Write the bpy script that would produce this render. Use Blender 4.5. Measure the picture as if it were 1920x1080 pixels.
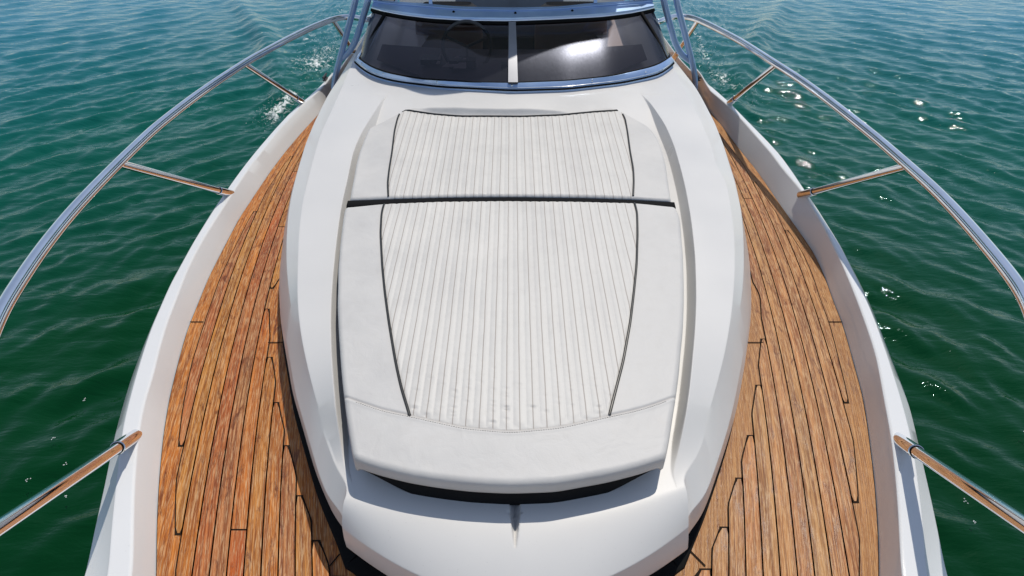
import bpy, bmesh, math, random
import numpy as np
from mathutils import Vector
random.seed(4); rng = np.random.default_rng(7)
for o in list(bpy.data.objects): bpy.data.objects.remove(o)
S = bpy.context.scene; COL = S.collection
# ------------------------------------------------------------------ camera
CAM_H = 1.6; PITCH = math.radians(41.0); F = 1000.0
cd = bpy.data.cameras.new('camera'); cam = bpy.data.objects.new('camera', cd); COL.objects.link(cam)
cam.location = (0, 0, CAM_H); cam.rotation_euler = (math.pi/2-PITCH, 0, 0)
cd.sensor_width = 36; cd.lens = 36*F/1920; cd.clip_start = .02; cd.clip_end = 5000
S.camera = cam
# ------------------------------------------------------------------ light
SX, SY, SZ = .18, .42, .88
n_ = math.sqrt(SX*SX+SY*SY+SZ*SZ); SX, SY, SZ = SX/n_, SY/n_, SZ/n_
W = bpy.data.worlds.new('World'); S.world = W; W.use_nodes = True
nt = W.node_tree; nt.nodes.clear()
sky = nt.nodes.new('ShaderNodeTexSky'); sky.sky_type = 'NISHITA'; sky.sun_disc = False
sky.sun_elevation = math.asin(SZ); sky.sun_rotation = math.atan2(SX, SY); sky.dust_density = .3; sky.ozone_density = 1.6
bg = nt.nodes.new('ShaderNodeBackground'); bg.inputs[1].default_value = .115
wo = nt.nodes.new('ShaderNodeOutputWorld'); hs = nt.nodes.new('ShaderNodeHueSaturation'); hs.inputs['Saturation'].default_value = .78; nt.links.new(sky.outputs[0], hs.inputs['Color']); nt.links.new(hs.outputs[0], bg.inputs[0]); nt.links.new(bg.outputs[0], wo.inputs[0])
sl = bpy.data.lights.new('sun', 'SUN'); sl.energy = 3.2; sl.angle = math.radians(.53); sl.color = (1, .93, .82)
so = bpy.data.objects.new('sun', sl); COL.objects.link(so)
so.rotation_euler = Vector((SX, SY, SZ)).to_track_quat('Z', 'Y').to_euler()
S.view_settings.view_transform = 'Standard'; S.view_settings.look = 'None'
S.view_settings.exposure = 0.0; S.view_settings.gamma = 1
S.render.resolution_x = 1024; S.render.resolution_y = 576
# ------------------------------------------------------------------ measuring helpers
sp, cp = math.sin(PITCH), math.cos(PITCH)
def ray(px, py):
    dv = py-540; return np.array([px-960.0, F*cp-dv*sp, -F*sp-dv*cp])
def at(px, py, z0, slope=0.0):                # point on the plane z = z0 + slope*y
    d = ray(px, py); t = (CAM_H-z0)/(slope*d[1]-d[2]); return np.array([0, 0, CAM_H])+t*d
def aty(px, py, y):
    d = ray(px, py); return np.array([0, 0, CAM_H])+d*(y/d[1])
def sm(a, b, x):
    t = np.clip((np.asarray(x, float)-a)/(b-a), 0, 1); return t*t*(3-2*t)
class Cv:                                      # smooth x(y)
    def __init__(s, pts, sig=.05):
        pts = sorted([(p[1], p[0]) for p in pts]); y = np.array([p[0] for p in pts]); x = np.array([p[1] for p in pts])
        g = np.arange(-2.5, 11, .01); v = np.interp(g, y, x)
        k0, k1 = min(2, len(y)-1), max(len(y)-3, 0)
        m0 = (x[k0]-x[0])/(y[k0]-y[0]); m1 = (x[-1]-x[k1])/(y[-1]-y[k1])
        v = np.where(g < y[0], x[0]+m0*(g-y[0]), v); v = np.where(g > y[-1], x[-1]+m1*(g-y[-1]), v)
        n = int(sig*4/.01); k = np.exp(-.5*(np.arange(-n, n+1)*.01/sig)**2); k /= k.sum()
        vp = np.concatenate([v[0]+(np.arange(-n, 0))*(v[1]-v[0]), v, v[-1]+(np.arange(1, n+1))*(v[-1]-v[-2])])
        s.g, s.v = g, np.convolve(vp, k, 'valid')
    def __call__(s, y): return np.interp(y, s.g, s.v)
# ------------------------------------------------------------------ mesh helpers
def tag(o, label=None, cat=None, group=None, kind=None):
    if label: o['label'] = label
    if cat: o['category'] = cat
    if group: o['group'] = group
    if kind: o['kind'] = kind
    return o
def mesh_obj(name, V, Fc, mats, parent=None, ang=35, weld=0, smooth=True, midx=None):
    me = bpy.data.meshes.new(name); me.from_pydata([tuple(map(float, v)) for v in V], [], [tuple(map(int, f)) for f in Fc])
    if not isinstance(mats, (list, tuple)): mats = [mats]
    for m in mats: me.materials.append(m)
    if midx is not None: me.polygons.foreach_set('material_index', np.array(midx, dtype=np.int32))
    if weld:
        bm = bmesh.new(); bm.from_mesh(me); bmesh.ops.remove_doubles(bm, verts=bm.verts, dist=weld); bm.to_mesh(me); bm.free()
    if smooth:
        me.polygons.foreach_set('use_smooth', np.ones(len(me.polygons), bool))
        if ang: me.set_sharp_from_angle(angle=math.radians(ang))
    me.update()
    o = bpy.data.objects.new(name, me); COL.objects.link(o)
    if parent: o.parent = parent
    return o
def empty(name):
    o = bpy.data.objects.new(name, None); COL.objects.link(o); o.empty_display_size = .2; return o
class MB:
    def __init__(s): s.V = []; s.F = []; s.M = []
    def add(s, V, Fc, m=0):
        b = len(s.V); s.V += [tuple(v) for v in V]; s.F += [tuple(i+b for i in f) for f in Fc]; s.M += [m]*len(Fc)
    def loft(s, rings, m=0, closed=False, flip=False):
        n = len(rings[0]); V = [p for r in rings for p in r]; Fc = []
        for i in range(len(rings)-1):
            for j in range(n if closed else n-1):
                k = (j+1) % n; f = (i*n+j, i*n+k, (i+1)*n+k, (i+1)*n+j)
                Fc.append(f[::-1] if flip else f)
        s.add(V, Fc, m)
    def box(s, c, d, m=0, rz=0, bev=0):
        x, y, z = [k/2 for k in d]; ca, sa = math.cos(rz), math.sin(rz); V = []
        for a in (-1, 1):
            for b in (-1, 1):
                for e in (-1, 1):
                    X, Y = a*x, b*y; V.append((c[0]+X*ca-Y*sa, c[1]+X*sa+Y*ca, c[2]+e*z))
        s.add(V, [(0, 1, 3, 2), (4, 6, 7, 5), (0, 4, 5, 1), (2, 3, 7, 6), (0, 2, 6, 4), (1, 5, 7, 3)], m)
    def tube(s, P, r, n=20, m=0, caps=True):
        P = [np.array(p, float) for p in P]; N = len(P); R = r if hasattr(r, '__len__') else [r]*N
        T = [P[min(i+1, N-1)]-P[max(i-1, 0)] for i in range(N)]; T = [t/(np.linalg.norm(t)+1e-9) for t in T]
        u = np.cross(T[0], [0, 0, 1.0]);
        if np.linalg.norm(u) < .05: u = np.cross(T[0], [0, 1.0, 0])
        rings = []
        for i in range(N):
            u = u-T[i]*np.dot(u, T[i]); u /= np.linalg.norm(u); w = np.cross(T[i], u)
            rings.append([P[i]+R[i]*(math.cos(a)*u+math.sin(a)*w) for a in np.linspace(0, 2*math.pi, n, endpoint=False)])
        s.loft(rings, m, closed=True, flip=True)
        if caps:
            b = len(s.V)-N*n; s.F.append(tuple(b+i for i in range(n))); s.M.append(m)
            b = len(s.V)-n; s.F.append(tuple(b+i for i in range(n))[::-1]); s.M.append(m)
    def build(s, name, mats, parent=None, **k): return mesh_obj(name, s.V, s.F, mats, parent, midx=s.M, **k) if not k.get('weld') else mesh_obj(name, s.V, s.F, mats, parent, **k)
def cat(P, n=8):                                # Catmull-Rom through P
    P = [np.array(p, float) for p in P]; P = [2*P[0]-P[1]]+P+[2*P[-1]-P[-2]]; out = []
    for i in range(1, len(P)-2):
        a, b, c, d = P[i-1:i+3]
        for t in np.linspace(0, 1, n, endpoint=False):
            out.append(.5*((2*b)+(c-a)*t+(2*a-5*b+4*c-d)*t*t+(3*b-a-3*c+d)*t**3))
    out.append(P[-2]); return out
def lres(P, n):                                 # resample by length
    P = np.array(P, float); L = np.concatenate([[0], np.cumsum(np.linalg.norm(np.diff(P, axis=0), axis=1))]); t = np.linspace(0, L[-1], n)
    return np.stack([np.interp(t, L, P[:, k]) for k in range(P.shape[1])], 1)
# ------------------------------------------------------------------ materials
def mat(name, base=(.8, .8, .8), rough=.5, metal=0, **kw):
    m = bpy.data.materials.new(name); m.use_nodes = True; b = m.node_tree.nodes['Principled BSDF']
    b.inputs['Base Color'].default_value = (*base, 1); b.inputs['Roughness'].default_value = rough; b.inputs['Metallic'].default_value = metal
    for k, v in kw.items(): b.inputs[k.replace('_', ' ')].default_value = v
    return m
class NT:
    def __init__(s, m): s.t = m.node_tree; s.b = s.t.nodes['Principled BSDF']
    def n(s, ty, ins=None, **at_):
        nd = s.t.nodes.new('ShaderNode'+ty)
        for k, v in at_.items(): setattr(nd, k, v)
        for k, v in (ins or {}).items():
            if isinstance(v, bpy.types.NodeSocket): s.t.links.new(v, nd.inputs[k])
            else: nd.inputs[k].default_value = v
        return nd
    def math(s, op, a, b=0.0, clamp=False):
        nd = s.n('Math', {0: a, 1: b}, operation=op); nd.use_clamp = clamp; return nd.outputs[0]
    def mix(s, f, a, b, ty='MIX'):
        nd = s.n('Mix', data_type='RGBA', blend_type=ty)
        for i, v in ((0, f), (6, a), (7, b)):
            if isinstance(v, bpy.types.NodeSocket): s.t.links.new(v, nd.inputs[i])
            else: nd.inputs[i].default_value = v
        return nd.outputs[2]
    def ramp(s, f, pts):
        nd = s.n('ValToRGB', {0: f}); e = nd.color_ramp.elements
        while len(e) < len(pts): e.new(.5)
        for el, (p, c) in zip(e, pts): el.position = p; el.color = c if len(c) == 4 else (*c, 1)
        return nd.outputs[0]
    def link(s, a, b): s.t.links.new(a, s.b.inputs[b])
def gel(name, base, rough=.36, var=.04):
    m = mat(name, base, rough, Coat_Weight=.25, Coat_Roughness=.05, Specular_IOR_Level=.35); k = NT(m)
    tc = k.n('TexCoord').outputs['Object']
    n1 = k.n('TexNoise', {'Vector': tc, 'Scale': 2.3, 'Detail': 6.0}).outputs[0]
    c = k.ramp(n1, [(.3, tuple(x*(1-var) for x in base)), (.7, tuple(min(1, x*(1+var*.4)) for x in base))])
    n2 = k.n('TexNoise', {'Vector': tc, 'Scale': 160.0, 'Detail': 2.0}).outputs[0]
    d = k.ramp(n2, [(.24, (.55, .55, .55)), (.30, (1, 1, 1))])
    k.link(k.mix(.22, c, k.mix(1.0, c, d, 'MULTIPLY')), 'Base Color')
    r = k.n('MapRange', {0: n1, 1: .3, 2: .7, 3: rough*.75, 4: rough*1.3}).outputs[0]; k.link(r, 'Roughness')
    bv = k.n('Bevel', {'Radius': .007}, samples=4)
    bp = k.n('Bump', {'Strength': .05, 'Distance': .01, 'Height': n1, 'Normal': bv.outputs[0]}); k.link(bp.outputs[0], 'Normal')
    return m
GEL = gel('white_gelcoat', (.665, .66, .65))
HULLM = gel('hull_gelcoat', (.72, .73, .74), .16)
def chrome(name, base, rough):
    m = mat(name, base, rough, 1.0); k = NT(m); tc = k.n('TexCoord').outputs['Object']
    n1 = k.n('TexNoise', {'Vector': tc, 'Scale': 9.0, 'Detail': 4.0, 'Roughness': .6}).outputs[0]
    k.link(k.n('MapRange', {0: n1, 1: .35, 2: .75, 3: rough*.6, 4: rough*2.2}).outputs[0], 'Roughness')
    k.link(k.ramp(n1, [(.35, base), (.8, tuple(x*.8 for x in base))]), 'Base Color'); return m
STEEL = chrome('polished_steel', (.95, .95, .96), .06)
TUBEM = mat('sky_tinted_satin', (.30, .46, .74), .3, .4, Coat_Weight=.5, Coat_Roughness=.1)  # steel tube; blue of the reflected sky painted into the base colour
BLACK = mat('black_vinyl', (.004, .0045, .006), .8, Specular_IOR_Level=.15)
PIPE = mat('black_piping', (.012, .013, .014), .4)
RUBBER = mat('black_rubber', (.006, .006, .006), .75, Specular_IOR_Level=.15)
DARKG = mat('dark_plastic', (.03, .032, .038), .45)
def frame_mat():
    m = mat('sky_tinted_silver', (.5, .62, .82), .3, .55); k = NT(m); tc = k.n('TexCoord').outputs['Object']
    n1 = k.n('TexNoise', {'Vector': tc, 'Scale': 9.0, 'Detail': 5.0}).outputs[0]
    k.link(k.ramp(n1, [(.3, (.36, .52, .80)), (.7, (.47, .63, .88))]), 'Base Color'); return m  # silver trim with the blue of sky-lit shade painted in
FRAMEM = frame_mat()
def vinyl():
    m = mat('white_vinyl', (.66, .66, .65), .42, Specular_IOR_Level=.3); k = NT(m)
    tc = k.n('TexCoord').outputs['Object']; a = k.n('Attribute', attribute_name='seam'); qa = k.n('Attribute', attribute_name='quilt').outputs['Fac']
    n1 = k.n('TexNoise', {'Vector': tc, 'Scale': 4.5, 'Detail': 7.0, 'Roughness': .62}).outputs[0]
    c = k.ramp(n1, [(.3, (.575, .565, .545)), (.5, (.625, .615, .59)), (.7, (.67, .655, .625))])
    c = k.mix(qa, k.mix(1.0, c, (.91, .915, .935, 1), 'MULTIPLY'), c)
    x = k.n('SeparateXYZ', {0: tc}).outputs[0]
    wob = k.n('TexNoise', {'Vector': tc, 'Scale': 7.0, 'Detail': 2.0}).outputs[0]
    x = k.math('ADD', x, k.math('MULTIPLY', k.math('SUBTRACT', wob, .5), .004))
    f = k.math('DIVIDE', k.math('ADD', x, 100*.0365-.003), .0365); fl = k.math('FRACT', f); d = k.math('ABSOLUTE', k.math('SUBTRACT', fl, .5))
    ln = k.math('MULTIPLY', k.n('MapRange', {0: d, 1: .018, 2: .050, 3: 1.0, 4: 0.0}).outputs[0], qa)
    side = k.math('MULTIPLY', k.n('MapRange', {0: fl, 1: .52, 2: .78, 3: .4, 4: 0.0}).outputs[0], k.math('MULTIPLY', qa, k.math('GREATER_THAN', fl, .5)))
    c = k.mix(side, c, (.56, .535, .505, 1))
    chn = k.n('TexWhiteNoise', {'W': k.math('FLOOR', k.math('ADD', f, .5))}, noise_dimensions='1D').outputs[0]
    c = k.mix(k.math('MULTIPLY', k.math('MULTIPLY', chn, qa), .25), c, (.57, .55, .53, 1))
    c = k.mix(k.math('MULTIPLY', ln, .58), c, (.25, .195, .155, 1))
    n2 = k.n('TexNoise', {'Vector': tc, 'Scale': 28.0, 'Detail': 4.0}).outputs[0]
    c = k.mix(k.math('MULTIPLY', k.ramp(n2, [(.5, (0, 0, 0)), (.78, (1, 1, 1))]), .2), c, (.50, .48, .45, 1))
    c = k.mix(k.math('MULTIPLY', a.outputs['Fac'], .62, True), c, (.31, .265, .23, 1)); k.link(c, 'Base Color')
    k.link(k.n('MapRange', {0: n1, 1: .3, 2: .7, 3: .42, 4: .6}).outputs[0], 'Roughness')
    n3 = k.n('TexNoise', {'Vector': tc, 'Scale': 240.0, 'Detail': 2.0}).outputs[0]
    n4 = k.n('TexNoise', {'Vector': tc, 'Scale': 16.0, 'Detail': 5.0, 'Distortion': .8}).outputs[0]
    b1 = k.n('Bump', {'Strength': .15, 'Distance': .0012, 'Height': n3})
    b2 = k.n('Bump', {'Strength': .30, 'Distance': .006, 'Height': n4, 'Normal': b1.outputs[0]})
    b3 = k.n('Bump', {'Strength': .6, 'Distance': .0015, 'Height': k.math('MULTIPLY', ln, -1.0), 'Normal': b2.outputs[0]}); k.link(b3.outputs[0], 'Normal'); return m
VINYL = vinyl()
def teak():
    m = mat('teak', (.3, .15, .07), .55, Specular_IOR_Level=.3); k = NT(m)
    uv = k.n('UVMap', uv_map='grain').outputs[0]; a = k.n('Attribute', attribute_name='plank').outputs['Fac']
    def nz(sx, sy, sc, det, rgh=.6, dist=0):
        mp = k.n('Mapping', {'Vector': uv, 'Scale': (sx, sy, 1)}).outputs[0]
        of = k.n('CombineXYZ', {2: k.math('MULTIPLY', a, 37.0)}).outputs[0]
        v = k.n('VectorMath', {0: mp, 1: of}, operation='ADD').outputs[0]
        return k.n('TexNoise', {'Vector': v, 'Scale': sc, 'Detail': det, 'Roughness': rgh, 'Distortion': dist}).outputs[0]
    g = nz(120, 2.6, 1, 6, .75); g2 = nz(420, 20, 1, 3); big = nz(7, 1.6, 1, 5, .6, .5); st = nz(30, 9, 1, 6, .7, .8)
    base = k.ramp(a, [(0, (.60, .155, .010)), (.2, (.56, .225, .028)), (.42, (.47, .155, .016)), (.5, (.55, .22, .062)), (.65, (.50, .24, .078)), (.82, (.47, .175, .060)), (1, (.50, .105, .010))])
    c = k.mix(k.math('MULTIPLY', k.ramp(big, [(.35, (0, 0, 0)), (.68, (1, 1, 1))]), .48), base, (.43, .245, .09, 1))
    c = k.mix(k.ramp(g, [(.42, (0, 0, 0)), (.6, (1, 1, 1))]), k.mix(1.0, c, (.40, .28, .18, 1), 'MULTIPLY'), c)
    c = k.mix(k.math('MULTIPLY', k.ramp(g2, [(.5, (0, 0, 0)), (.64, (1, 1, 1))]), .52), c, (.70, .48, .26, 1))
    c = k.mix(k.math('MULTIPLY', k.ramp(st, [(.56, (0, 0, 0)), (.66, (1, 1, 1))]), .75), c, (.11, .030, .012, 1))
    k.link(c, 'Base Color')
    k.link(k.n('MapRange', {0: st, 1: .45, 2: .65, 3: .52, 4: .28}).outputs[0], 'Roughness')
    h = k.math('ADD', k.math('MULTIPLY', g, .7), k.math('MULTIPLY', g2, .5))
    k.link(k.n('Bump', {'Strength': .55, 'Distance': .0025, 'Height': h}).outputs[0], 'Normal'); return m
TEAK = teak()
CAULK = mat('black_caulk', (.020, .014, .010), .9, Specular_IOR_Level=.1)
def glass():
    m = bpy.data.materials.new('tinted_glass'); m.use_nodes = True; t = m.node_tree; t.nodes.clear()
    o = t.nodes.new('ShaderNodeOutputMaterial'); tr = t.nodes.new('ShaderNodeBsdfTransparent'); tr.inputs[0].default_value = (.44, .37, .37, 1)
    gl = t.nodes.new('ShaderNodeBsdfGlossy'); gl.inputs['Roughness'].default_value = .030
    fr = t.nodes.new('ShaderNodeFresnel'); fr.inputs[0].default_value = 1.5; mx = t.nodes.new('ShaderNodeMixShader')
    df = t.nodes.new('ShaderNodeBsdfDiffuse'); df.inputs[0].default_value = (.55, .52, .55, 1); g2 = t.nodes.new('ShaderNodeBsdfGlossy'); g2.inputs['Roughness'].default_value = .24; g2.inputs[0].default_value = (.72, .78, 1, 1)
    tc = t.nodes.new('ShaderNodeTexCoord'); ns = t.nodes.new('ShaderNodeTexNoise'); mp = t.nodes.new('ShaderNodeMapping'); mp.inputs['Scale'].default_value = (60, 16, 16)
    ns.inputs['Scale'].default_value = 1.5; ns.inputs['Detail'].default_value = 8; ns.inputs['Roughness'].default_value = .75; ns.inputs['Distortion'].default_value = 2.5
    cr = t.nodes.new('ShaderNodeValToRGB'); cr.color_ramp.elements[0].position = .35; cr.color_ramp.elements[0].color = (.014, .014, .014, 1); cr.color_ramp.elements[1].position = .9; cr.color_ramp.elements[1].color = (.04, .04, .04, 1)
    L = t.links.new; L(tc.outputs['Object'], mp.inputs[0]); L(mp.outputs[0], ns.inputs[0]); L(ns.outputs[0], cr.inputs[0])
    m2 = t.nodes.new('ShaderNodeMixShader'); m3 = t.nodes.new('ShaderNodeMixShader'); m3.inputs[0].default_value = .75; L(df.outputs[0], m3.inputs[1]); L(g2.outputs[0], m3.inputs[2])
    L(cr.outputs[0], m2.inputs[0]); L(tr.outputs[0], m2.inputs[1]); L(m3.outputs[0], m2.inputs[2])
    L(fr.outputs[0], mx.inputs[0]); L(m2.outputs[0], mx.inputs[1]); L(gl.outputs[0], mx.inputs[2]); L(mx.outputs[0], o.inputs[0]); return m
GLASS = glass()
def clear():
    m = bpy.data.materials.new('clear_panel'); m.use_nodes = True; t = m.node_tree; t.nodes.clear()
    o = t.nodes.new('ShaderNodeOutputMaterial'); tr = t.nodes.new('ShaderNodeBsdfTransparent'); tr.inputs[0].default_value = (.88, .93, .95, 1)
    gl = t.nodes.new('ShaderNodeBsdfGlossy'); gl.inputs['Roughness'].default_value = .030; fr = t.nodes.new('ShaderNodeFresnel'); mx = t.nodes.new('ShaderNodeMixShader')
    L = t.links.new; L(fr.outputs[0], mx.inputs[0]); L(tr.outputs[0], mx.inputs[1]); L(gl.outputs[0], mx.inputs[2]); L(mx.outputs[0], o.inputs[0]); return m
CLEAR = clear()
SEATG = mat('grey_upholstery', (.30, .31, .34), .6); SEATB = mat('brown_leather', (.34, .22, .14), .5)
# ------------------------------------------------------------------ THE YACHT
yacht = empty('yacht'); tag(yacht, 'white motor yacht with teak side decks, steel rails and a tinted windscreen', 'yacht')
def P2(lst, z): return [at(a, b, z(b) if callable(z) else z) for a, b in lst]
gz = lambda py: float(np.interp(py, [150, 240, 300, 480, 700, 1080], [.09, .095, .095, .095, .09, .085]))
BOW = [(.88, .32), (.68, 0), (.36, -.4), (.03, -.78)]
def side(lst, z, s, off=0, extra=(), sig=.05, bow=True):
    p = [(abs(q[0]), q[1]) for q in P2(lst, z)]
    p += [(x+off, y-off*.6) for x, y in BOW] if bow else []
    return Cv(p+list(extra), sig)
H0L = side([(597,213),(563,250),(535,283),(507,320),(480,360),(447,410),(417,467),(390,520),(367,577),(350,618),(336,667),(316,747),(304,822),(296,911),(292,1000),(292,1080)], 0, -1, 0, [(1.44, 4.8), (1.42, 9)])
H0R = side([(1307,165),(1318,187),(1330,207),(1350,230),(1375,263),(1390,283),(1415,313),(1440,348),(1465,385),(1497,430),(1527,473),(1547,517),(1563,563),(1582,610),(1604,689),(1620,747),(1631,822),(1642,911),(1648,1000),(1650,1080)], 0, 1, 0, [(1.45, 4.8), (1.42, 9)])
gR = .12
H1L = side([(607,162),(569,197),(540,227),(527,240),(497,277),(473,307),(452,337),(437,360),(418,390),(401,416),(387,438),(367,473),(350,507),(333,552),(313,603),(298,653),(287,703),(269,756),(258,822),(251,911),(249,1000),(249,1080)], gz, -1, .05, [(1.42, 4.8), (1.40, 9)])
H1R = side([(1307,150),(1332,170),(1362,195),(1390,223),(1425,263),(1447,288),(1465,313),(1484,335),(1507,362),(1547,428),(1580,495),(1603,550),(1627,615),(1644,667),(1660,756),(1673,822),(1682,911),(1688,1000),(1690,1080)], lambda p: gR, 1, .05, [(1.42, 4.8), (1.40, 9)])
H2L = side([(601,160),(570,188),(545,209),(514,242),(484,277),(462,304),(444,328),(426,353),(401,390),(384,417),(361,454),(337,497),(317,533),(301,570),(281,615),(266,660),(253,702),(243,738),(227,800),(213,920),(204,1000),(200,1080)], lambda p: gz(p)-.004, -1, .11, [(1.44, 4.8), (1.43, 9)])
H2R = side([(1311,145),(1336,163),(1368,191),(1399,223),(1434,258),(1463,289),(1485,319),(1507,352),(1532,388),(1578,461),(1610,525),(1636,583),(1663,657),(1690,740),(1712,820),(1727,920),(1736,1000),(1740,1080)], lambda p: gR-.004, 1, .11, [(1.44, 4.8), (1.43, 9)])
H3L = side([(600,161),(568,189),(543,210),(512,243),(482,278),(460,305),(442,329),(423,355),(394,393),(378,420),(357,455),(332,499),(313,533),(297,570),(282,602),(263,647),(240,707),(212,800),(187,920),(168,1000),(153,1080)], lambda p: gz(p)-.045, -1, .22, [(1.48, 4.8), (1.46, 9)])
H3R = side([(1312,145),(1338,163),(1370,191),(1401,223),(1436,258),(1465,288),(1488,318),(1510,350),(1536,393),(1585,468),(1618,530),(1645,588),(1675,665),(1711,756),(1733,849),(1756,947),(1773,1027),(1782,1080)], lambda p: gR-.045, 1, .22, [(1.48, 4.8), (1.46, 9)])
def gzy(y): return np.interp(y, [-1, .6, 1.35, 2.1, 3.0, 3.6, 4.4, 4.45, 9], [.10, .085, .09, .095, .095, .093, .09, .06, .06])
YS = np.concatenate([np.linspace(-.72, 4.0, 300), np.linspace(4.05, 7.3, 30)])
hb = MB()
for s, h0, h1, h2, h3 in ((-1, H0L, H1L, H2L, H3L), (1, H0R, H1R, H2R, H3R)):
    g = gzy(YS) if s < 0 else np.interp(YS, [-1, 4.4, 4.45, 9], [gR, gR, .07, .07]); a0 = np.maximum(h0(YS), .005); a1 = np.maximum(h1(YS), a0-.004); a2 = np.maximum(h2(YS), a1+.015); a3 = np.maximum(h3(YS), a2+.012)
    R = [np.stack([s*a0, YS, YS*0-.004], 1), np.stack([s*(a0*.5+a1*.5), YS, g*.5], 1), np.stack([s*(a1), YS, g-.004], 1), np.stack([s*(a1+.006), YS, g], 1), np.stack([s*(a2-.006), YS, g-.004], 1),
         np.stack([s*(a2), YS, g-.009], 1), np.stack([s*(a3-.006), YS, g-.055], 1), np.stack([s*a3, YS, g-.075], 1),
         np.stack([s*(a3-.02), YS, g-.13], 1), np.stack([s*np.maximum(a3-.35+.02*YS, .003), YS, YS*0-1.0], 1), np.stack([s*np.maximum(a3-.6, .003), YS, YS*0-1.6], 1)]
    hb.loft(R, flip=(s < 0))
hb.build('hull', HULLM, yacht, ang=28)
# small grey deck floor under planks is part of the teak deck mesh
# ---- coachroof curves
zr0, zrs = .27, .05
zr = lambda y: zr0+zrs*np.asarray(y, float)
def roofside(lst, dz, extra=(), sig=.05):
    return Cv([(abs(q[0]), q[1]) for q in [at(a, b, zr0+dz, zrs) for a, b in lst]]+list(extra), sig)
zA = .11
AL = Cv([(abs(q[0]), q[1]) for q in P2([(660,112),(640,142),(623,165),(613,182),(603,202),(588,233),(573,270),(558,320),(546,362),(538,403),(532,430),(530,447),(524,500),(523,540),(526,600),(532,640),(539,680),(549,740),(567,800),(581,850),(593,891),(608,927),(627,970),(641,1003),(649,1023)], zA)], .04)
AR = Cv([(abs(q[0]), q[1]) for q in P2([(1262,112),(1287,140),(1303,162),(1315,182),(1328,207),(1340,230),(1357,273),(1372,320),(1378,337),(1390,400),(1395,420),(1402,447),(1407,500),(1409,567),(1407,608),(1397,680),(1385,750),(1373,800),(1353,864),(1340,901),(1325,948),(1305,990),(1290,1028)], zA)], .04)
BL = roofside([(655,115),(638,145),(624,164),(613,182),(603,202),(588,233),(573,270),(558,320),(547,362),(540,403),(537,450),(537,500),(541,540),(546,580),(554,620),(567,680),(583,740),(602,800),(620,850),(637,897),(648,929)], -.045)
BR = roofside([(1266,115),(1287,142),(1303,162),(1315,182),(1328,207),(1340,230),(1357,273),(1371,320),(1377,337),(1389,390),(1394,437),(1395,500),(1392,550),(1382,608),(1367,680),(1345,747),(1327,800),(1301,876),(1286,909),(1280,936)], -.045)
B2L = roofside([(647,152),(637,177),(622,210),(600,257),(583,320),(568,380),(561,440),(559,500),(558,560),(563,620),(574,680),(589,740),(607,800),(624,850),(639,897),(649,927)], -.012)
B2R = roofside([(1275,152),(1290,182),(1307,215),(1330,265),(1345,320),(1360,337),(1372,403),(1377,453),(1377,517),(1372,583),(1360,660),(1340,740),(1322,800),(1298,876),(1284,909),(1278,934)], -.012)
CL = roofside([(737,165),(720,182),(690,235),(677,257),(663,290),(657,320),(652,345),(643,383),(638,415),(633,453),(628,500),(625,533),(622,583),(622,633),(624,680),(628,730),(632,780),(637,830),(640,872),(650,922)], 0)
CR = roofside([(1188,160),(1220,195),(1247,240),(1263,278),(1275,320),(1285,362),(1295,420),(1302,487),(1304,567),(1301,633),(1296,680),(1292,730),(1282,797),(1270,865),(1262,905),(1270,930)], 0)
YFr = {'A': .640, 'F': .645, 'B': .70, 'C': .70}
N = 220; tt = np.linspace(0, 1, N)**1.15
def ridge(y): return sm(.72, .88, y)*(1-sm(2.6, 3.10, y))
def strip(cv, y0, zf, s, y1=4.8, end=None):
    y = y0+(y1-y0)*tt; x = cv(y)
    if end is not None: w = np.exp(-((y-y0)/.05)**2); x = x*(1-w)+end*w
    return np.stack([s*x, y, zf(y)], 1)
CN = {-1: dict(T=(.440, .700), F=(.448, .647), A=(.454, .639)), 1: dict(T=(.465, .731), F=(.466, .649), A=(.480, .633))}
def Ty(x):                                      # y of the line where floor turns into nose
    L = CN[-1 if x < 0 else 1]['T']; w = (abs(x)/L[0])**2; return .655*(1-w)+L[1]*w
FLp = [(661,112),(641,142),(624,165),(613,182),(603,202),(588,233),(573,270),(558,320),(546,362),(538,403),(533,430),(531,447),(527,500),(527,540),(531,600),(537,640),(544,680),(554,740),(572,800),(586,850),(598,891),(612,927),(627,962),(641,990)]
FRp = [(1261,112),(1286,140),(1303,162),(1315,182),(1328,207),(1340,230),(1357,273),(1372,320),(1378,337),(1389,390),(1394,420),(1399,447),(1403,500),(1404,567),(1402,608),(1391,680),(1378,750),(1366,800),(1346,864),(1333,901),(1316,948),(1303,975),(1292,992)]
FLc = Cv([(abs(q[0]), q[1]) for q in P2(FLp, .20)], .03); FRc = Cv([(abs(q[0]), q[1]) for q in P2(FRp, .20)], .03)
cr = MB(); ENDS = {}
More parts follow.
